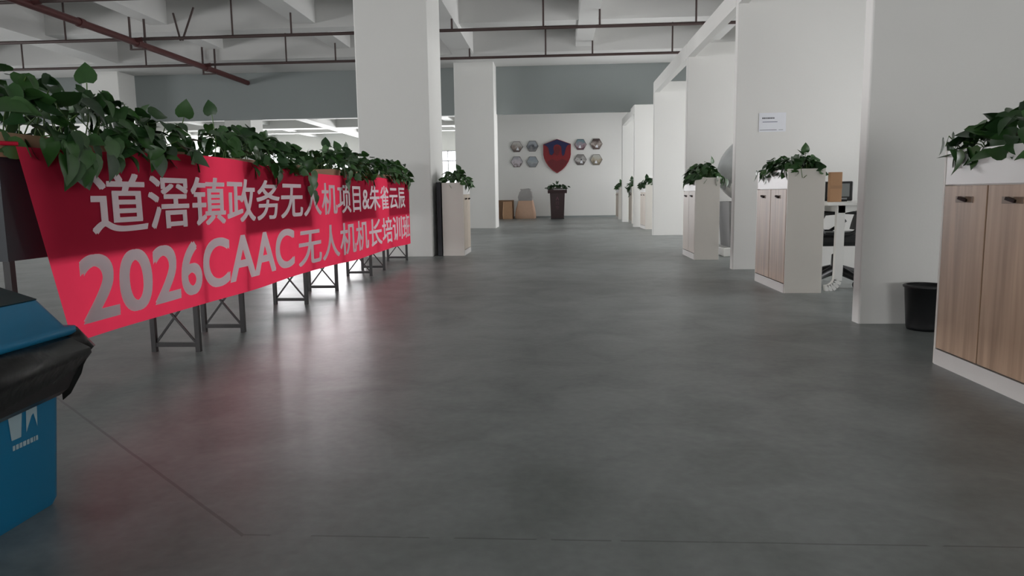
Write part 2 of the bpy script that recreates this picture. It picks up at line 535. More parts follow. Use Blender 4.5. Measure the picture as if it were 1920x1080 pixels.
# ------------------------------------------------------------------ leaves
def leaf_mesh(name, droop, fold, wd):
    prof = [(0, .04), (-.06, .26), (.10, .42), (.32, .45), (.55, .36), (.78, .19), (1.0, 0)]
    vs, fs = [], []
    for tt, ww in prof:
        z = -droop * max(tt, 0) ** 2
        vs += [(-ww * wd, tt, z + fold * ww), (0, max(tt, .02), z), (ww * wd, tt, z + fold * ww)]
    for i in range(len(prof) - 1):
        a = i * 3
        fs += [(a, a + 1, a + 4, a + 3), (a + 1, a + 2, a + 5, a + 4)]
    me = bpy.data.meshes.new(name)
    me.from_pydata(vs, [], fs)
    me.polygons.foreach_set('use_smooth', [True] * len(fs))
    me.materials.append(LEAF)
    return me
LM = [leaf_mesh('leaf', .22, .25, 1.0), leaf_mesh('leaf', .45, .35, .9), leaf_mesh('leaf', .08, .15, 1.05)]

def leaf_matrix(pos, n, d, size):
    d = Vector(d).normalized()
    n = Vector(n)
    n = (n - d * n.dot(d))
    if n.length < .05:
        n = d.orthogonal()
    n.normalize()
    x = d.cross(n)
    return Matrix(((x.x * size, d.x * size, n.x * size, pos[0]), (x.y * size, d.y * size, n.y * size, pos[1]),
                   (x.z * size, d.z * size, n.z * size, pos[2]), (0, 0, 0, 1)))

def foliage(root, rnd, L, W, hfun, count, size, joined=False, sprigs=4, drape=(), over=.10, low=-.35, axis='y'):
    """root: the plant (origin at soil, middle of the trough). Foliage spreads over L (along y) x W."""
    items, stems = [], MB()
    for i in range(count):
        y = rnd.uniform(-L / 2 - .03, L / 2 + .03)
        h = hfun(y)
        ph = rnd.uniform(low, math.pi - low)
        r = rnd.uniform(.45, 1.0) ** .6
        a = W / 2 + over
        end = max(0, abs(y) - (L / 2 - .12)) / .15
        r *= 1 - .35 * min(1, end)
        p = Vector((a * r * math.cos(ph), y, .02 + h * r * math.sin(ph) if math.sin(ph) > 0 else .02 + .12 * math.sin(ph)))
        out = Vector((math.cos(ph), rnd.uniform(-.5, .5) + (math.copysign(.8, y) if end > .3 else 0), math.sin(ph) + .25))
        n = out + Vector((rnd.uniform(-.6, .6), rnd.uniform(-.7, .7), rnd.uniform(-.3, .6)))
        d = Vector((math.cos(ph) + rnd.uniform(-.7, .7), rnd.uniform(-1, 1), rnd.uniform(-.95, .35)))
        items.append((p, n, d, size * rnd.uniform(.7, 1.15)))
        if i % 7 == 0:
            b = Vector((rnd.uniform(-.3, .3) * W, y + rnd.uniform(-.1, .1), -.03))
            m_ = (b + p) / 2 + Vector((0, 0, .04))
            stems.tube([b, m_, p], .003, 4, False)
    for i in range(sprigs):
        y = rnd.uniform(-L / 2, L / 2)
        b = Vector((rnd.uniform(-.2, .2) * W, y, 0))
        p = b + Vector((rnd.uniform(-.1, .1), rnd.uniform(-.08, .08), hfun(y) * rnd.uniform(1.0, 1.22)))
        stems.tube([b, (b + p) / 2 + Vector((.02, 0, 0)), p], .003, 5, False)
        items.append((p, (rnd.uniform(-1, 1), -1, .3), (rnd.uniform(-.4, .4), rnd.uniform(-.3, .3), 1 if rnd.random() < .6 else -.6), size * rnd.uniform(.9, 1.15)))
    for x, y0, y1, z0, z1, k in drape:
        for i in range(k):
            u = (i + .5) / k
            p = Vector((x + rnd.uniform(-.01, .05), rnd.uniform(y0, y1), z1 + (z0 - z1) * u))
            items.append((p, (1, rnd.uniform(-.7, .3), .4), (.25, rnd.uniform(-.5, .5), -1), size * rnd.uniform(.85, 1.15)))
        stems.tube([(x * .5, (y0 + y1) / 2, .05), (x * .9, (y0 + y1) / 2, max(z1 - .02, .05)), (x * .97, (y0 + y1) / 2, (z0 + z1) / 2)], .003, 5, False)
    stems.build('stems', STEM, root, False)['kind'] = 'stuff'
    if joined:
        mb = MB()
        for p, n, d, s in items:
            M = leaf_matrix(p, n, d, s)
            me = LM[rnd.randrange(3)]
            mb.add([M @ v.co for v in me.vertices], [tuple(f.vertices) for f in me.polygons], True)
        o = mb.build('foliage', LEAF, root, False)
        o['kind'] = 'stuff'
    else:
        for p, n, d, s in items[:300]:
            o = bpy.data.objects.new('leaf', LM[rnd.randrange(3)])
            COL.objects.link(o)
            o.parent = root
            o.matrix_local = leaf_matrix(p, n, d, s)

# ------------------------------------------------------------------ planter stands behind the banner
STANDS = [(2.68, 4.15, 'first', 'next to the blue bin'), (4.73, 6.03, 'second', 'second from the blue bin'),
          (6.85, 8.2, 'third', 'third from the blue bin'), (8.8, 10.2, 'fourth', 'next to the wide white column')]
SX0, SX1 = -2.42, -2.12
for k, (y0, y1, nm, where) in enumerate(STANDS):
    yc, L = (y0 + y1) / 2, y1 - y0
    xc, W = (SX0 + SX1) / 2, SX1 - SX0
    t = thing('planter_stand', 'dark planter box with oak rim on steel legs, ' + where, 'planter', (xc, yc, 0), 0, 'planter stands behind the banner')
    tub = MB()
    h = W / 2
    l = L / 2
    tub.box(-h, -h + .02, -l, l, .67, 1.07).box(h - .02, h, -l, l, .67, 1.07).box(-h + .02, h - .02, -l, -l + .02, .67, 1.07).box(-h + .02, h - .02, l - .02, l, .67, 1.07).box(-h + .02, h - .02, -l + .02, l - .02, .67, .69)
    tub.build('tub', BOXDK, t)
    rim = MB()
    rim.box(-h - .01, -h + .018, -l - .01, l + .01, 1.07, 1.165).box(h - .018, h + .01, -l - .01, l + .01, 1.07, 1.165).box(-h + .018, h - .018, -l - .01, -l + .018, 1.07, 1.165).box(-h + .018, h - .018, l - .018, l + .01, 1.07, 1.165)
    rim.build('rim', TAN, t)
    MB().box(-h + .02, h - .02, -l + .02, l - .02, 1.0, 1.11).build('soil', SOIL, t)
    for s in (-1, 1):
        ye = s * (l - .02)
        for sx in (-1, 1):
            MB().box(sx * (h - .015) - .014, sx * (h - .015) + .014, ye - .014, ye + .014, 0, .67).build('leg', BLACKM, t)
        MB().box(-h + .03, h - .03, ye - .012, ye + .012, .03, .055).build('bottom_rail', BLACKM, t)
        MB().bar((-h + .03, ye + .004, .06), (h - .03, ye + .004, .36), .010, .012).build('cross_brace', BLACKM, t)
        MB().bar((-h + .03, ye - .006, .36), (h - .03, ye - .006, .06), .010, .012).build('cross_brace', BLACKM, t)
        MB().box(-h + .03, h - .03, ye - .012, ye + .012, .36, .38).build('middle_rail', BLACKM, t)
    rnd = random.Random(40 + k)
    pl = thing('pothos_plant', ['dense dark green pothos filling the planter closest to the blue bin, trailing over the banner',
                                'leafy green pothos in the planter second from the blue bin', 'dense green pothos in the planter third from the blue bin',
                                'green pothos in the planter beside the wide white column'][k], 'plant', (xc, yc, 1.11), 0, 'pothos in the planter stands')
    if k == 0:
        dr = [(.25, -.62, -.38, -.06, .08, 15), (.24, -.40, -.10, -.02, .08, 6), (.22, .1, .3, -.04, .05, 3)]
        hf = lambda y: .33 - .08 * (y + .3)
    elif k == 1:
        dr = [(.22, -.3, -.1, -.06, .04, 3), (.24, .52, .64, -.22, .03, 6)]
        hf = lambda y: .27 - .05 * y
    elif k == 2:
        dr = [(.24, -.66, -.52, -.10, .05, 4)]
        hf = lambda y: .27
    else:
        dr = [(.23, .2, .5, -.06, .03, 4)]
        hf = lambda y: .25
    foliage(pl, rnd, L, W, hf, [272, 285, 290, 280][k], [.108, .098, .098, .096][k], False, [5, 2, 3, 3][k], dr, .10, -.25)

# ------------------------------------------------------------------ the banner
BY0, BY1, BZ0, BZ1 = 2.70, 10.12, .275, 1.125
def banner_x(y, z):
    u = (z - BZ0) / (BZ1 - BZ0)
    fold = .012 * math.sin(y * 2.1 + .6) + .006 * math.sin(y * 5.3 + z * 2.0)
    return -2.058 + fold * (1 - .55 * u) + .02 * (1 - u) * math.sin(y * .9)
def banner_yz(u, v):
    y = BY0 + .20 * (1 - v) * (1 - u) ** 3 + (BY1 - BY0 - .20 * (1 - v) * (1 - u) ** 3) * u - .06 * (1 - v) * u ** 4
    ztop = 1.118 + .028 * math.exp(-((y - 4.2) / .9) ** 2) + .01 * math.sin(y * 1.7) - .012 * u
    zbot = .30 - .045 * u + .010 * math.sin(y * 2.3)
    return y, zbot + (ztop - zbot) * v
bt = thing('banner', 'long red cloth banner with two rows of white lettering tied along the planters', 'banner', (-2.058, 6.4, .27))
nb, nz_ = 150, 16
vs, fs = [], []
for i in range(nb + 1):
    for j in range(nz_ + 1):
        y, z = banner_yz(i / nb, j / nz_)
        vs.append((banner_x(y, z) + 2.058, y - 6.4, z - .27))
for i in range(nb):
    for j in range(nz_):
        a = i * (nz_ + 1) + j
        fs.append((a, a + nz_ + 1, a + nz_ + 2, a + 1))
MB().add(vs, fs, True).build('cloth', BANNER, bt)
def text_bm(txt):
    cu = bpy.data.curves.new('text', 'FONT')
    cu.body = txt
    cu.size = 1.0
    cu.resolution_u = 8
    o = bpy.data.objects.new('text', cu)
    COL.objects.link(o)
    dg = bpy.context.evaluated_depsgraph_get()
    me = bpy.data.meshes.new_from_object(o.evaluated_get(dg))
    bm = bmesh.new()
    bm.from_mesh(me)
    bpy.data.objects.remove(o)
    bpy.data.curves.remove(cu)
    bpy.data.meshes.remove(me)
    return bm
def letter_row(txt, y0, y1, z0, z1, bold, zlim=None):
    bm = text_bm(txt)
    base = list(bm.faces)
    for v in bm.verts:
        v.co.z = 0
    # heavier strokes: the same outlines laid slightly apart, each a hair behind the last
    for q, (dx, dy) in enumerate(((bold, bold * .7), (-bold, bold * .7), (bold, -bold * .7), (-bold, -bold * .7))):
        g = bmesh.ops.duplicate(bm, geom=base)['geom']
        bmesh.ops.translate(bm, verts=[e for e in g if isinstance(e, bmesh.types.BMVert)], vec=(dx, dy, -.0006 * (q + 1)))
    xs = [v.co.x for v in bm.verts]
    ys = [v.co.y for v in bm.verts]
    ax, bx, ay, by = min(xs), max(xs), min(ys), max(ys)
    for v in bm.verts:
        v.co = (v.co.z, y0 + (v.co.x - ax) / (bx - ax) * (y1 - y0), z0 + (v.co.y - ay) / (by - ay) * (z1 - z0))
    yy = y0
    while yy < y1:
        yy += .07
        bmesh.ops.bisect_plane(bm, geom=list(bm.verts) + list(bm.edges) + list(bm.faces), plane_co=(0, yy, 0), plane_no=(0, 1, 0))
    for zz in (z0 + (z1 - z0) / 3, z0 + (z1 - z0) * 2 / 3):
        bmesh.ops.bisect_plane(bm, geom=list(bm.verts) + list(bm.edges) + list(bm.faces), plane_co=(0, 0, zz), plane_no=(0, 0, 1))
    for v in bm.verts:
        y, z = v.co.y, v.co.z
        v.co = (banner_x(y, z) + 2.058 + .006 + v.co.x, y - 6.4, z - .27)
    me = bpy.data.meshes.new('lettering')
    bm.to_mesh(me)
    bm.free()
    me.materials.append(LETTER)
    o = bpy.data.objects.new('lettering', me)
    COL.objects.link(o)
    o.parent = bt
    return o
letter_row('道滘镇政务无人机项目&朱雀云辰', 3.10, 9.74, .745, 1.028, .016)['label'] = 'upper row of white Chinese lettering'
letter_row('2026CAAC', 2.98, 5.62, .365, .665, .022)['label'] = 'white year and CAAC lettering'
letter_row('无人机机长培训班', 5.70, 10.0, .345, .655, .016)['label'] = 'lower row of white Chinese lettering'
MB().tube([(.0, -3.69, .85), (-.04, -3.74, .85), (-.05, -3.76, .86)], .008, 6).build('tie_cord', BANNER, bt)
MB().tube([(.0, 3.71, .80), (-.04, 3.76, .81), (-.06, 3.80, .82)], .006, 6).build('tie_cord', LETTER, bt)

# ------------------------------------------------------------------ planter cabinets
def cabinet(loc, L, rz, ndoors, door_m, label, D=.32):
    """local: doors on the -x face, length along +y from 0 to L, depth 0..D"""
    t = thing('planter_cabinet', label, 'cabinet', loc, rz, 'planter cabinets along the aisle')
    H, HP = 1.09, .92
    for y0, y1 in ((0, .018), (L - .018, L)):
        MB().bbox(0, D, y0, y1, 0, H, .002).build('end_panel', CARC, t)
    MB().box(D - .015, D, .018, L - .018, 0, H).build('back_panel', CARC, t)
    MB().box(.025, D - .015, .018, L - .018, .08, .10).box(.02, D - .015, .018, L - .018, HP - .02, HP).build('carcass_shelf', CARC, t)
    MB().box(-.004, .016, .018, L - .018, 0, .08).build('plinth', PLINTH, t)
    tr = MB()
    tr.box(.002, .014, .019, L - .019, HP, H - .004).box(D - .03, D - .016, .019, L - .019, HP, H - .004)
    tr.box(.014, D - .03, .019, .031, HP, H - .004).box(.014, D - .03, L - .031, L - .019, HP, H - .004)
    tr.build('planter_trough', LAMW, t)
    MB().box(.014, D - .03, .031, L - .031, HP, H - .05).build('soil', SOIL, t)
    wd = (L - .036) / ndoors
    for i in range(ndoors):
        a, b = .018 + i * wd + .005, .018 + (i + 1) * wd - .005
        d = MB().bbox(-.002, .016, a, b, .086, HP - .006, .002).build('door', door_m, t)
        hc = (a + b) / 2
        hd = MB().bbox(-.004, -.0015, hc - .075, hc + .075, .832, .862, .001)
        hd.build('recess_shade', mat('recess_shade_brown', (.50, .42, .35), .5), d)  # flat plate whose darker brown stands in for the recess's shade
        hm = MB().bar((-.006, hc - .028, .842), (-.022, hc + .010, .856), .022, .014)
        hm.build('handle', DARKH, d)
    return t
def cab_plant(loc, L, rz, hf, n, size, label, joined, seed, drape=(), sprigs=3, over=.04, low=-.15):
    p = thing('pothos_plant', label, 'plant', loc, rz, 'pothos on the aisle cabinets')
    foliage(p, random.Random(seed), L, .26, hf, n, size, joined, sprigs, drape, over, low)

cabinet((1.95, 2.69, 0), 1.16, 0, 3, OAK, 'oak-fronted planter cabinet with white trough, next to the black waste basket')
cab_plant((2.11, 3.30, 1.04), 1.06, 0, lambda y: .24 - .13 * y, 210, .10, 'glossy green pothos on the oak-fronted cabinet', False, 7, [(-.18, .44, .60, .0, .14, 7), (-.2, .2, .45, .03, .06, 2)], 2)
cabinet((2.0, 6.53, 0), .98, 0, 2, OAK, 'grey planter cabinet with two wooden doors beside the office desk')
cab_plant((2.16, 7.0, 1.04), .9, 0, lambda y: .17, 190, .085, 'green pothos on the cabinet beside the desk', False, 8, [(-.20, .15, .42, -.02, .06, 5)], 1)
cabinet((1.83, 9.88, 0), .92, 0, 2, OAKP, 'grey planter cabinet with pale doors in front of the white pod')
cab_plant((1.99, 10.32, 1.04), .86, 0, lambda y: .22, 160, .10, 'broad-leaved green pothos on the cabinet in front of the white pod', False, 9, [(.2, -.42, -.3, 0, .06, 3)], 2)
cabinet((2.18, 18.36, 0), 1.1, 0, 2, OAKP, 'pale planter cabinet against the end of the fifth partition')
cab_plant((2.34, 18.9, 1.04), 1.0, 0, lambda y: .22, 90, .11, 'green pothos on the pale cabinet against the fifth partition', True, 10, over=.08)
cabinet((2.2, 21.9, 0), .95, 0, 2, OAKP, 'pale planter cabinet between the fifth and sixth partitions')
cab_plant((2.36, 22.4, 1.04), .88, 0, lambda y: .24, 90, .12, 'green pothos between the fifth and sixth partitions', True, 11, [(-.24, -.3, .2, -.2, 0, 8)], over=.08)
cabinet((2.13, 25.8, 0), 1.1, 0, 2, OAKP, 'pale planter cabinet nearest the far wall')
cab_plant((2.29, 26.3, 1.04), 1.0, 0, lambda y: .22, 90, .12, 'green pothos on the cabinet nearest the far wall', True, 12, over=.08)
cabinet((-1.40, 11.70, 0), .83, math.pi, 2, OAKP, 'grey planter cabinet standing against the wide white column')
cab_plant((-1.56, 11.28, 1.04), .78, 0, lambda y: .22, 100, .10, 'dark green pothos on the cabinet against the wide white column', False, 13, [(.2, -.3, .2, .0, .06, 4)], 3, .07)
tag(MB().bbox(-1.80, -1.735, 10.86, 11.68, 0, 1.10, .004).build('dark_strip', BOXDK), 'tall thin dark strip between column and cabinet', 'panel')  # dark upright slab filling the narrow space beside the column

# ------------------------------------------------------------------ blue pedal bin with black liner
t = thing('trash_bin', 'blue plastic trash bin with gabled lid and black liner beside the banner', 'bin', (-1.70, 1.775, 0))
def rrect(x, y, r, n=4):
    pts = []
    for cx, cy, a0 in ((x - r, y - r, 0), (-x + r, y - r, 90), (-x + r, -y + r, 180), (x - r, -y + r, 270)):
        for k in range(n + 1):
            a = math.radians(a0 + 90 * k / n)
            pts.append((cx + r * math.cos(a), cy + r * math.sin(a)))
    return pts
def loft(mb, rings, smooth=True, cap0=True, cap1=True):
    n = len(rings[0])
    mb.add([p for rg in rings for p in rg], [(i * n + k, i * n + (k + 1) % n, (i + 1) * n + (k + 1) % n, (i + 1) * n + k) for i in range(len(rings) - 1) for k in range(n)], smooth)
    if cap0:
        mb.add(rings[0], [tuple(reversed(range(n)))])
    if cap1:
        mb.add(rings[-1], [tuple(range(n))])
    return mb
def ring(x, y, r, z):
    return [(a, b, z) for a, b in rrect(x, y, r)]
loft(MB(), [ring(.185, .240, .03, 0), ring(.193, .252, .035, .02), ring(.225, .275, .04, .50)]).build('body', BINB, t)
rb = random.Random(3)
bag = MB()
rings = []
for z, off in ((.318, .012), (.335, .03), (.39, .052), (.43, .066), (.465, .062), (.50, .035), (.515, .0)):
    rg = []
    for i, (a, b) in enumerate(rrect(.225, .262, .05, 8)):
        wv = .012 * math.sin(i * 2.3 + z * 30) + .010 * math.sin(i * .9 + 1.3)
        q = 1 + (off + wv * (off / .06)) / .25
        dz = .018 * math.sin(i * 1.1) + .012 * math.sin(i * 2.7) if z < .40 else 0
        rg.append((a * q, b * q, z + dz + (.02 * (b / .26) if z < .45 else 0)))
    rings.append(rg)
loft(bag, rings, True, False, False)
# a knotted fold of liner that sticks out at the far corner
bag.tube([(.20, .27, .50), (.22, .315, .485), (.235, .335, .455), (.22, .315, .41)], [.02, .04, .04, .015], 9)
bag.build('bin_liner', BAG, t)
lid = MB()
loft(lid, [ring(.250, .300, .03, .505), ring(.258, .310, .03, .512), ring(.258, .310, .03, .528), ring(.240, .285, .03, .530), ring(.205, .225, .03, .618)])
lid.build('lid', BINB, t)
for s in (-1, 1):
    MB().add([(s * .200, -.215, .621), (s * .200, .215, .621), (0, .190, .695), (0, -.190, .695), (s * .195, -.21, .612), (s * .195, .21, .612), (0, .185, .686), (0, -.185, .686)],
             [(0, 1, 2, 3), (7, 6, 5, 4), (0, 4, 5, 1), (1, 5, 6, 2), (2, 6, 7, 3), (3, 7, 4, 0)]).build('flap', FLAP, t)
MB().add([(.2, .213, .62), (0, .188, .69), (-.2, .213, .62), (.2, .203, .62), (0, .178, .69), (-.2, .203, .62)], [(0, 1, 2), (5, 4, 3), (0, 3, 4, 1), (1, 4, 5, 2), (2, 5, 3, 0)]).build('lid_gable', BINB, t)
# printed symbol on the side facing the aisle (thin film that follows the sloping side)
def side_x(z):
    return .193 + (.225 - .193) * (z - .02) / .48 + .0015
def decal(poly):
    poly = [(y - .028, z) for y, z in poly]
    MBd.add([(side_x(z), y, z) for y, z in poly], [tuple(range(len(poly)))])
MBd = MB()
decal([(.068, .345), (.125, .345), (.118, .252), (.082, .252)])
decal([(.140, .345), (.182, .345), (.182, .262), (.168, .305), (.160, .300), (.138, .258)])
mz = random.Random(5)
yy = .085
while yy < .178:
    wv = mz.uniform(.005, .012)
    decal([(yy, .236), (yy + wv, .236), (yy + wv, .222), (yy, .222)])
    yy += wv + .003
MBd.build('printed_symbol', LOGO, t)

# ------------------------------------------------------------------ black waste basket
t = thing('waste_basket', 'small round black plastic waste basket standing against the white partition', 'bin', (2.37, 4.80, 0))
MB().lathe([(.0, .004), (.102, .004), (.106, 0), (.112, .02), (.130, .272), (.138, .274), (.140, .284), (.134, .288), (.126, .280), (.108, .03), (0, .025)], 0, 0, 32).build('tub', BLACKP, t)
MB().tube([(.128 * math.cos(a), .128 * math.sin(a), .285) for a in [math.pi * 2 * k / 32 for k in range(33)]], .006, 6).build('bag_ring', BLACKP, t)

# ------------------------------------------------------------------ paper notice on the partition
t = thing('paper_notice', 'white paper notice with small print taped to the white partition', 'sign', (2.44, 8.597, 1.675))
MB().box(-.150, .150, -.0015, .0, -.105, .105).build('sheet', PAPER, t)
rn = random.Random(2)
mb = MB()
x = -.115
while x < .02:
    wv = rn.uniform(.008, .014)
    mb.box(x, x + wv, -.0022, -.0014, .038, .054)
    x += wv + .004
mb.build('heading_print', INK, t)
MB().box(-.110, .055, -.0022, -.0014, .000, .007).build('text_line', INKB, t)
MB().box(-.14, .05, -.0022, -.0014, -.088, -.083).box(.07, .12, -.0022, -.0014, -.087, -.083).build('footer_print', INK, t)

# ------------------------------------------------------------------ desk bay: desk, carton, screen, chair
t = thing('office_desk', 'white office desk with curved loop legs behind the wooden-door cabinet', 'desk', (2.40, 6.62, 0))
MB().bbox(-.02, .44, 0, 1.3, .765, .795, .004).build('desktop', LAMW, t)
for y in (.07, 1.2):
    x = .07
    mbl = MB()
    prof = [(x + .045, .765), (x + .045, .70), (x + .045, .40), (x + .045, .16)] + [(x + .045 - .11 * (1 - math.cos(a)), .12 - .105 * math.sin(a)) for a in [math.pi / 2 * k / 6 for k in range(1, 7)]]
    for a, b in zip(prof[:-1], prof[1:]):
        mbl.bar((a[0], y, a[1]), (b[0], y, b[1]), .07, .05, (0, 1, 0))
    mbl.build('leg', LAMW, t)
    MB().prism([(x + .02, .765), (.40, .765), (.36, .74), (x + .08, .70), (x + .02, .70)], 'y', y - .025, y + .025).build('bracket', LAMW, t)
MB().bar((.10, .1, .735), (.10, 1.18, .735), .04, .05).build('long_rail', LAMW, t)

t = thing('cardboard_carton', 'upright brown cardboard carton standing on the white desk', 'box', (2.50, 6.78, .796))
MB().bbox(-.06, .045, -.03, .03, 0, .265, .003).build('carton_body', CARD, t)
MB().box(-.0605, .0455, -.0315, -.0300, .118, .146).build('tape', mat('parcel_tape', (.62, .48, .36), .35), t)

t = thing('desk_screen', 'small black-framed screen standing on the desk behind the carton', 'screen', (2.60, 6.98, .796))
MB().bbox(-.13, .13, -.012, .018, .005, .185, .012).build('bezel', BLACKP, t)
MB().box(-.105, .095, -.0135, -.0115, .045, .165).build('display', mat('grey_display', (.50, .52, .52), .3), t)
MB().box(-.07, .07, -.03, .06, 0, .008).build('foot', BLACKP, t)
MB().box(-.085, .075, -.0145, -.0135, .018, .034).build('bezel_highlight', mat('highlight_grey', (.55, .57, .58), .4), t)  # pale strip coloured as the highlights on the dark lower frame

t = thing('office_chair', 'black swivel office chair with loop arms tucked under the white desk', 'chair', (2.66, 7.12, 0), 0)
MB().bbox(-.27, .25, -.24, .24, .385, .505, .04).build('seat', BLACKP, t)
bk = MB()
for j in range(8):
    z0, z1 = .52 + j * .055, .52 + (j + 1) * .055
    x0 = .20 + .010 * j + .0012 * j * j
    x1 = .20 + .010 * (j + 1) + .0012 * (j + 1) ** 2
    hw0, hw1 = .235 - .003 * j * j * .5, .235 - .003 * (j + 1) ** 2 * .5
    bk.add([(x0, -hw0, z0), (x0, hw0, z0), (x1, hw1, z1), (x1, -hw1, z1), (x0 + .03, -hw0, z0), (x0 + .03, hw0, z0), (x1 + .03, hw1, z1), (x1 + .03, -hw1, z1)],
           [(0, 1, 2, 3), (7, 6, 5, 4), (0, 3, 7, 4), (1, 5, 6, 2), (0, 4, 5, 1), (3, 2, 6, 7)])
bk.build('backrest', BLACKP, t)
MB().bar((.16, 0, .46), (.24, 0, .62), .05, .03).build('back_bracket', BLACKP, t)
for s in (-1, 1):
    yv = s * .265
    MB().tube([(-.22, yv, .50), (-.26, yv, .60), (-.22, yv, .685), (-.05, yv, .70), (.10, yv, .69), (.17, yv, .60), (.02, yv, .50), (-.22, yv, .50)], .017, 8).build('armrest', BLACKP, t)
MB().tube([(0, 0, .42), (0, 0, .30), (0, 0, .29), (0, 0, .10)], [.03, .03, .045, .055], 14).build('gas_lift', BLACKP, t)
for k in range(5):
    a = 2 * math.pi * k / 5
    c, s = math.cos(a), math.sin(a)
    lg = MB().tube([(.02 * c, .02 * s, .15), (.16 * c, .16 * s, .12), (.30 * c, .30 * s, .085)], [.05, .04, .03], 8).build('base_leg', BLACKP, t)
    MB().tube([(.285 * c - .02 * s, .285 * s + .02 * c, .032), (.285 * c + .02 * s, .285 * s - .02 * c, .032)], .032, 14).build('caster', BLACKP, lg)

# ------------------------------------------------------------------ white pod with tinted canopy
t = thing('white_pod', 'rounded white pod with tinted bubble window, half hidden by the notice partition', 'pod', (2.93, 10.75, 0))
def egg(th, ph, k=1.0):
    # th: 0 at nose (-x) ... ; superellipsoid around (0,0,1.12)
    x, y, z = -math.cos(th), math.sin(th) * math.cos(ph), math.sin(th) * math.sin(ph)
    taper = 1.0 + .12 * x
    return (x * .64 * k, y * .56 * k * taper, 1.14 + z * (.64 if z > 0 else .48) * k * taper)
body, can = MB(), MB()
nt_, np_ = 28, 40
for i in range(nt_):
    for j in range(np_):
        q = [egg(math.pi * a / nt_, 2 * math.pi * b / np_) for a, b in ((i, j), (i + 1, j), (i + 1, j + 1), (i, j + 1))]
        cx = sum(p[0] for p in q) / 4
        cz = sum(p[2] for p in q) / 4
        inside = (cz - .90) > (cx + .60) * .85 and cx < .12
        (can if inside else body).add(q, [(0, 1, 2, 3)], True)
def weld(o):
    bm = bmesh.new()
    bm.from_mesh(o.data)
    bmesh.ops.remove_doubles(bm, verts=bm.verts, dist=.0005)
    bmesh.ops.recalc_face_normals(bm, faces=bm.faces)
    bm.to_mesh(o.data)
    bm.free()
weld(body.build('shell', LAMW, t))
weld(can.build('canopy', CANOPY, t))
MB().bar((-.38, -.40, .83), (-.28, -.43, .83), .02, .03).build('door_handle', DARKH, t)
GREYU = mat('grey_underbody', (.48, .48, .48), .6)
MB().frustum((-.50, .45, -.30, .30), (-.54, .5, -.36, .36), .12, .76).build('underbody', GREYU, t)
MB().bbox(-.62, .55, -.45, .45, 0, .12, .01).build('base_plate', LAMW, t)
MB().tube([(-.36, -.40, .48), (-.36, -.34, .48)], .09, 20).build('wheel', BLACKP, t)
MB().frustum((-.46, -.15, -.36, -.30), (-.30, -.2, -.36, -.30), .12, .24).build('skid_bracket', BLACKP, t)
MB().bbox(-.15, .25, -.2, .2, .76, 1.15, .05).build('seat', mat('grey_seat', (.55, .55, .55), .7), t)

# ------------------------------------------------------------------ shield and hexagon pictures on the far wall
YS = YW - .001
t = thing('shield_emblem', 'large red shield emblem with dark blue crown shape on the far white wall', 'emblem', (0, YS, 2.35))
out = [(-.525, .44), (0, .63), (.525, .44), (.525, .05), (.50, -.08), (.44, -.22), (.33, -.39), (.18, -.54), (0, -.655), (-.18, -.54), (-.33, -.39), (-.44, -.22), (-.50, -.08), (-.525, .05)]
MB().prism(out, 'y', 0, -.05).build('shield_board', SHR, t)
blue = [(-.51, .425), (0, .61), (.51, .425), (.40, .39), (.34, .30), (.28, .05), (.22, -.02), (.18, .08), (.16, .33), (.10, .40), (0, .43), (-.10, .40), (-.14, .30), (-.12, .12), (-.20, .02), (-.28, .06), (-.33, .30), (-.40, .38)]
MB().prism(blue, 'y', -.05, -.062).build('crown_shape', SHB, t)
MB().prism([(-.07, .36), (.07, .36), (.12, .22), (.05, .05), (0, .0), (-.05, .05), (-.10, .2)], 'y', -.05, -.06).build('centre_figure', SHD, t)
MB().prism([(-.40, -.22), (-.2, -.12), (0, -.2), (.2, -.12), (.40, -.22), (.18, -.5), (0, -.61), (-.18, -.5)], 'y', -.05, -.056).build('lower_field', SHD, t)

def hex_mat(k, top, low, spot):
    m = bpy.data.materials.new('hexagon_print')
    m.use_nodes = True
    nt = m.node_tree
    N, L = nt.nodes, nt.links
    p = N['Principled BSDF']
    tc = N.new('ShaderNodeTexCoord')
    sx = N.new('ShaderNodeSeparateXYZ')
    L.new(tc.outputs['Object'], sx.inputs[0])
    nz = N.new('ShaderNodeTexNoise')
    nz.inputs['Scale'].default_value = 7
    mp = N.new('ShaderNodeMapping')
    mp.inputs['Location'].default_value = (k * 3.7, 0, k * 1.9)
    L.new(tc.outputs['Object'], mp.inputs['Vector'])
    L.new(mp.outputs['Vector'], nz.inputs['Vector'])
    ad = N.new('ShaderNodeMath')
    ad.operation = 'MULTIPLY_ADD'
    ad.inputs[1].default_value = .45
    L.new(nz.outputs['Fac'], ad.inputs[0])
    L.new(sx.outputs[2], ad.inputs[2])
    rp = N.new('ShaderNodeValToRGB')
    e = rp.color_ramp.elements
    e[0].position, e[0].color = .10, lin(low) + (1,)
    e[1].position, e[1].color = .34, lin(top) + (1,)
    q = e.new(.20)
    q.color = lin(spot) + (1,)
    L.new(ad.outputs[0], rp.inputs['Fac'])
    L.new(rp.outputs['Color'], p.inputs['Base Color'])
    p.inputs['Roughness'].default_value = .4
    return m
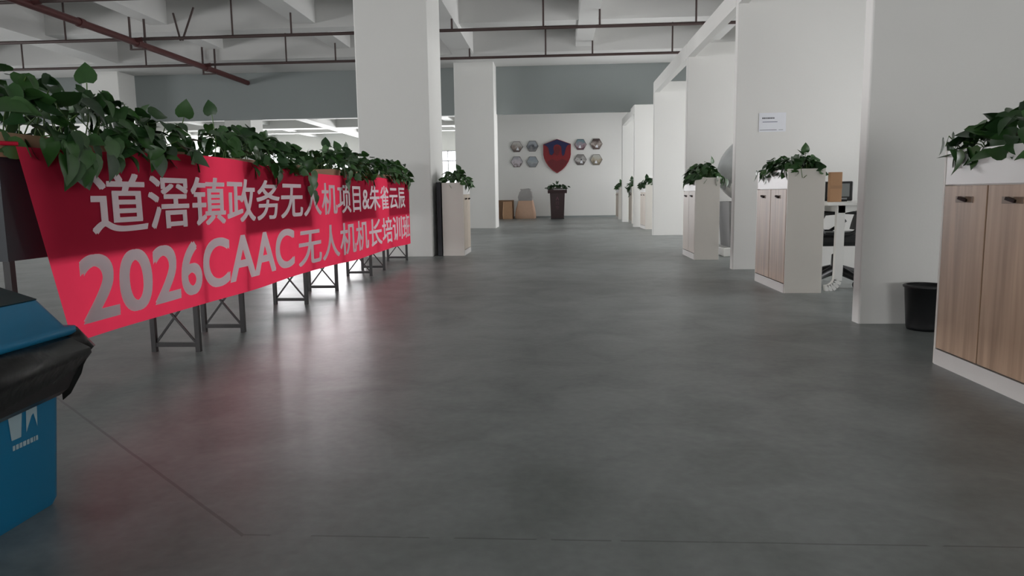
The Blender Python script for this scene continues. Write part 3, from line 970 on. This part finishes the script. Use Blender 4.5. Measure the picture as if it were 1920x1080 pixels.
HEX = [(-1.545, 2.72, (.72, .71, .69), (.36, .31, .29), (.55, .5, .47), 'hexagonal picture of a pale sky over brown ground, outer upper one beside the shield'),
       (-.94, 2.73, (.60, .62, .64), (.50, .50, .50), (.35, .36, .38), 'hexagonal grey picture with a dark spot, next to the shield tip'),
       (-1.545, 2.15, (.62, .62, .64), (.36, .30, .29), (.76, .73, .75), 'hexagonal picture with a pale middle and dark brown foot'),
       (-.94, 2.14, (.56, .60, .63), (.52, .54, .55), (.62, .64, .65), 'hexagonal plain blue-grey picture below the grey spotted one'),
       (.89, 2.76, (.40, .50, .53), (.36, .24, .27), (.62, .55, .58), 'hexagonal teal picture with a reddish foot, beside the shield'),
       (1.49, 2.77, (.28, .23, .22), (.34, .28, .26), (.70, .66, .63), 'hexagonal dark brown picture with a white figure'),
       (.89, 2.19, (.50, .49, .48), (.38, .35, .34), (.72, .71, .70), 'hexagonal grey picture with a white oval, below the teal one'),
       (1.49, 2.18, (.70, .70, .67), (.46, .43, .37), (.66, .62, .54), 'hexagonal pale olive picture below the dark brown one')]
for k, (x, z, a, b, c, lab) in enumerate(HEX):
    t = thing('hexagon_picture', lab, 'picture', (x, YS, z), 0, 'hexagon pictures around the shield')
    hx = [(.235 * math.cos(math.pi / 3 * i), .215 / .866 * .866 * math.sin(math.pi / 3 * i) * 1.08) for i in range(6)]
    MB().prism(hx, 'y', 0, -.03).build('board', mat('hexagon_edge', (.32, .30, .29), .5), t)
    MB().prism([(p * .93, q * .93) for p, q in hx], 'y', -.03, -.033).build('print', hex_mat(k, a, b, c), t)
    r2 = random.Random(k)
    if k in (0, 4, 5, 6, 7):
        ox, oz = r2.uniform(-.05, .05), -.08
        MB().prism([(ox - .05, oz - .05), (ox + .06, oz - .06), (ox + .04, oz + .02), (ox + .01, oz + .06), (ox - .03, oz + .01)], 'y', -.033, -.034).build('pale_figure', PAPER, t)
    if k in (1, 6):
        MB().prism([(.02, -.03), (.06, -.02), (.06, .03), (.02, .04), (-.01, 0)], 'y', -.033, -.034).build('dark_figure', INK, t)

# ------------------------------------------------------------------ lectern
t = thing('lectern', 'dark maroon lectern with faint lettering in front of the shield wall', 'lectern', (0, 26.85, 0))
MB().frustum((-.235, .235, -.2, .2), (-.27, .27, -.22, .22), .03, .93).build('body', MAROON, t)
MB().box(-.24, .24, -.21, .21, 0, .03).build('plinth', BLACKM, t)
MB().frustum((-.345, .345, -.25, .25), (-.35, .35, -.26, .26), .93, 1.03).build('head', MAROON, t)
MB().add([(-.35, -.26, 1.03), (.35, -.26, 1.03), (.35, .26, 1.03), (-.35, .26, 1.03), (-.33, -.26, 1.06), (.33, -.26, 1.06), (.33, .26, 1.13), (-.33, .26, 1.13)],
         [(0, 3, 2, 1), (4, 5, 6, 7), (0, 1, 5, 4), (1, 2, 6, 5), (2, 3, 7, 6), (3, 0, 4, 7)]).build('top', MAROON, t)
MB().box(-.13, .30, -.265, -.25, 1.055, 1.075).build('ledge_strip', CHROME, t)
RG = mat('dull_red_lettering', (.42, .22, .30), .5)
def ft(z):
    return -.2 - .02 * (z - .03) / .9 - .003
for zc, strokes in ((.74, [(-.05, -.06, .0, .06), (.05, -.06, .0, .06), (-.04, .0, .04, .0)]), (.58, [(-.05, .05, .05, .05), (-.05, -.05, .05, -.05), (-.05, -.05, -.05, .05), (.05, -.05, .05, .05), (-.05, 0, .05, 0)]),
                    (.42, [(-.05, .03, .05, .03), (-.05, -.02, .05, -.02), (-.05, -.02, -.05, .03), (.05, -.02, .05, .03), (0, -.07, 0, .06)])):
    mb = MB()
    for x0, z0, x1, z1 in strokes:
        mb.bar((x0, ft(zc + z0), zc + z0), (x1, ft(zc + z1), zc + z1), .006, .016, (0, 1, 0) if z0 == z1 else (0, 0, 1))
    mb.build('lettering', RG, t)
p = thing('potted_foliage', 'dark green leafy arrangement lying on the maroon lectern', 'plant', (0, 26.83, 1.10))
foliage(p, random.Random(21), .28, .78, lambda y: .16, 90, .11, True, 2, (), .03, -.1)

# ------------------------------------------------------------------ paper sacks by the far wall
def sack(name, label, loc, rz, w0, d0, h, m, top=None, lean=0.0, seed=1):
    t = thing(name, label, 'bag', loc, rz)
    r_ = random.Random(seed)
    rings = []
    for f, kx, ky in ((0, .94, .92), (.03, 1, 1), (.25, 1.03, 1.08), (.5, .99, 1.0), (.75, .95, .7), (.93, .92, .3), (1.0, .95, .12)):
        rg = []
        for i, (a, b) in enumerate(rrect(w0 / 2, d0 / 2, .05, 4)):
            q = 1 + r_.uniform(-.03, .03)
            rg.append((a * kx * q, b * ky * q + lean * f, h * f))
        rings.append([(a * (1.16 - .30 * f), b, c) for a, b, c in rg] if top else rg)
    loft(MB(), rings).build('sack_body', m, t)
    if top:
        tb = []
        for f, kx, ky in ((0, .80, .55), (.3, .86, .62), (.7, .74, .5), (.9, .55, .3), (1.0, .62, .2)):
            tb.append([(a * kx * (1 + r_.uniform(-.05, .05)), b * ky + lean * (.8 + .35 * f), h * .86 + .44 * f) for a, b in rrect(w0 / 2, d0 / 2, .05, 4)])
        loft(MB(), tb).build('plastic_top', top, t)
        MB().bar((-w0 * .32, lean * 1.1, h * .86 + .42), (w0 * .22, lean * 1.1, h * .86 + .44), .04, .03).build('top_fold', mat('dark_fold', (.40, .41, .41), .5), t)
    else:
        MB().bar((-w0 * .42, lean, h - .02), (w0 * .42, lean, h), .02, .035).build('top_fold', m, t)
    return t
sack('paper_sack', 'upright brown paper sack leaning on the far wall, beside the tall pale one', (-1.86, 27.32, 0), .1, .36, .24, .64, KRAFT, None, .06, 4)
sack('paper_sack', 'tall pale paper sack with grey plastic top by the far wall', (-1.20, 27.60, 0), -.15, .64, .42, .78, KRAFT2, GREYBAG, .08, 6)
t = thing('cardboard_box', 'dark-edged brown cardboard box behind the paper sacks', 'box', (-2.08, 27.85, 0))
MB().bbox(-.32, .42, -.18, .18, 0, .70, .01).build('box_body', mat('brown_carton', (.50, .39, .30), .8), t)
MB().box(-.33, -.27, -.19, .19, 0, .70).build('box_edge', mat('brown_edge', (.33, .27, .21), .7), t)
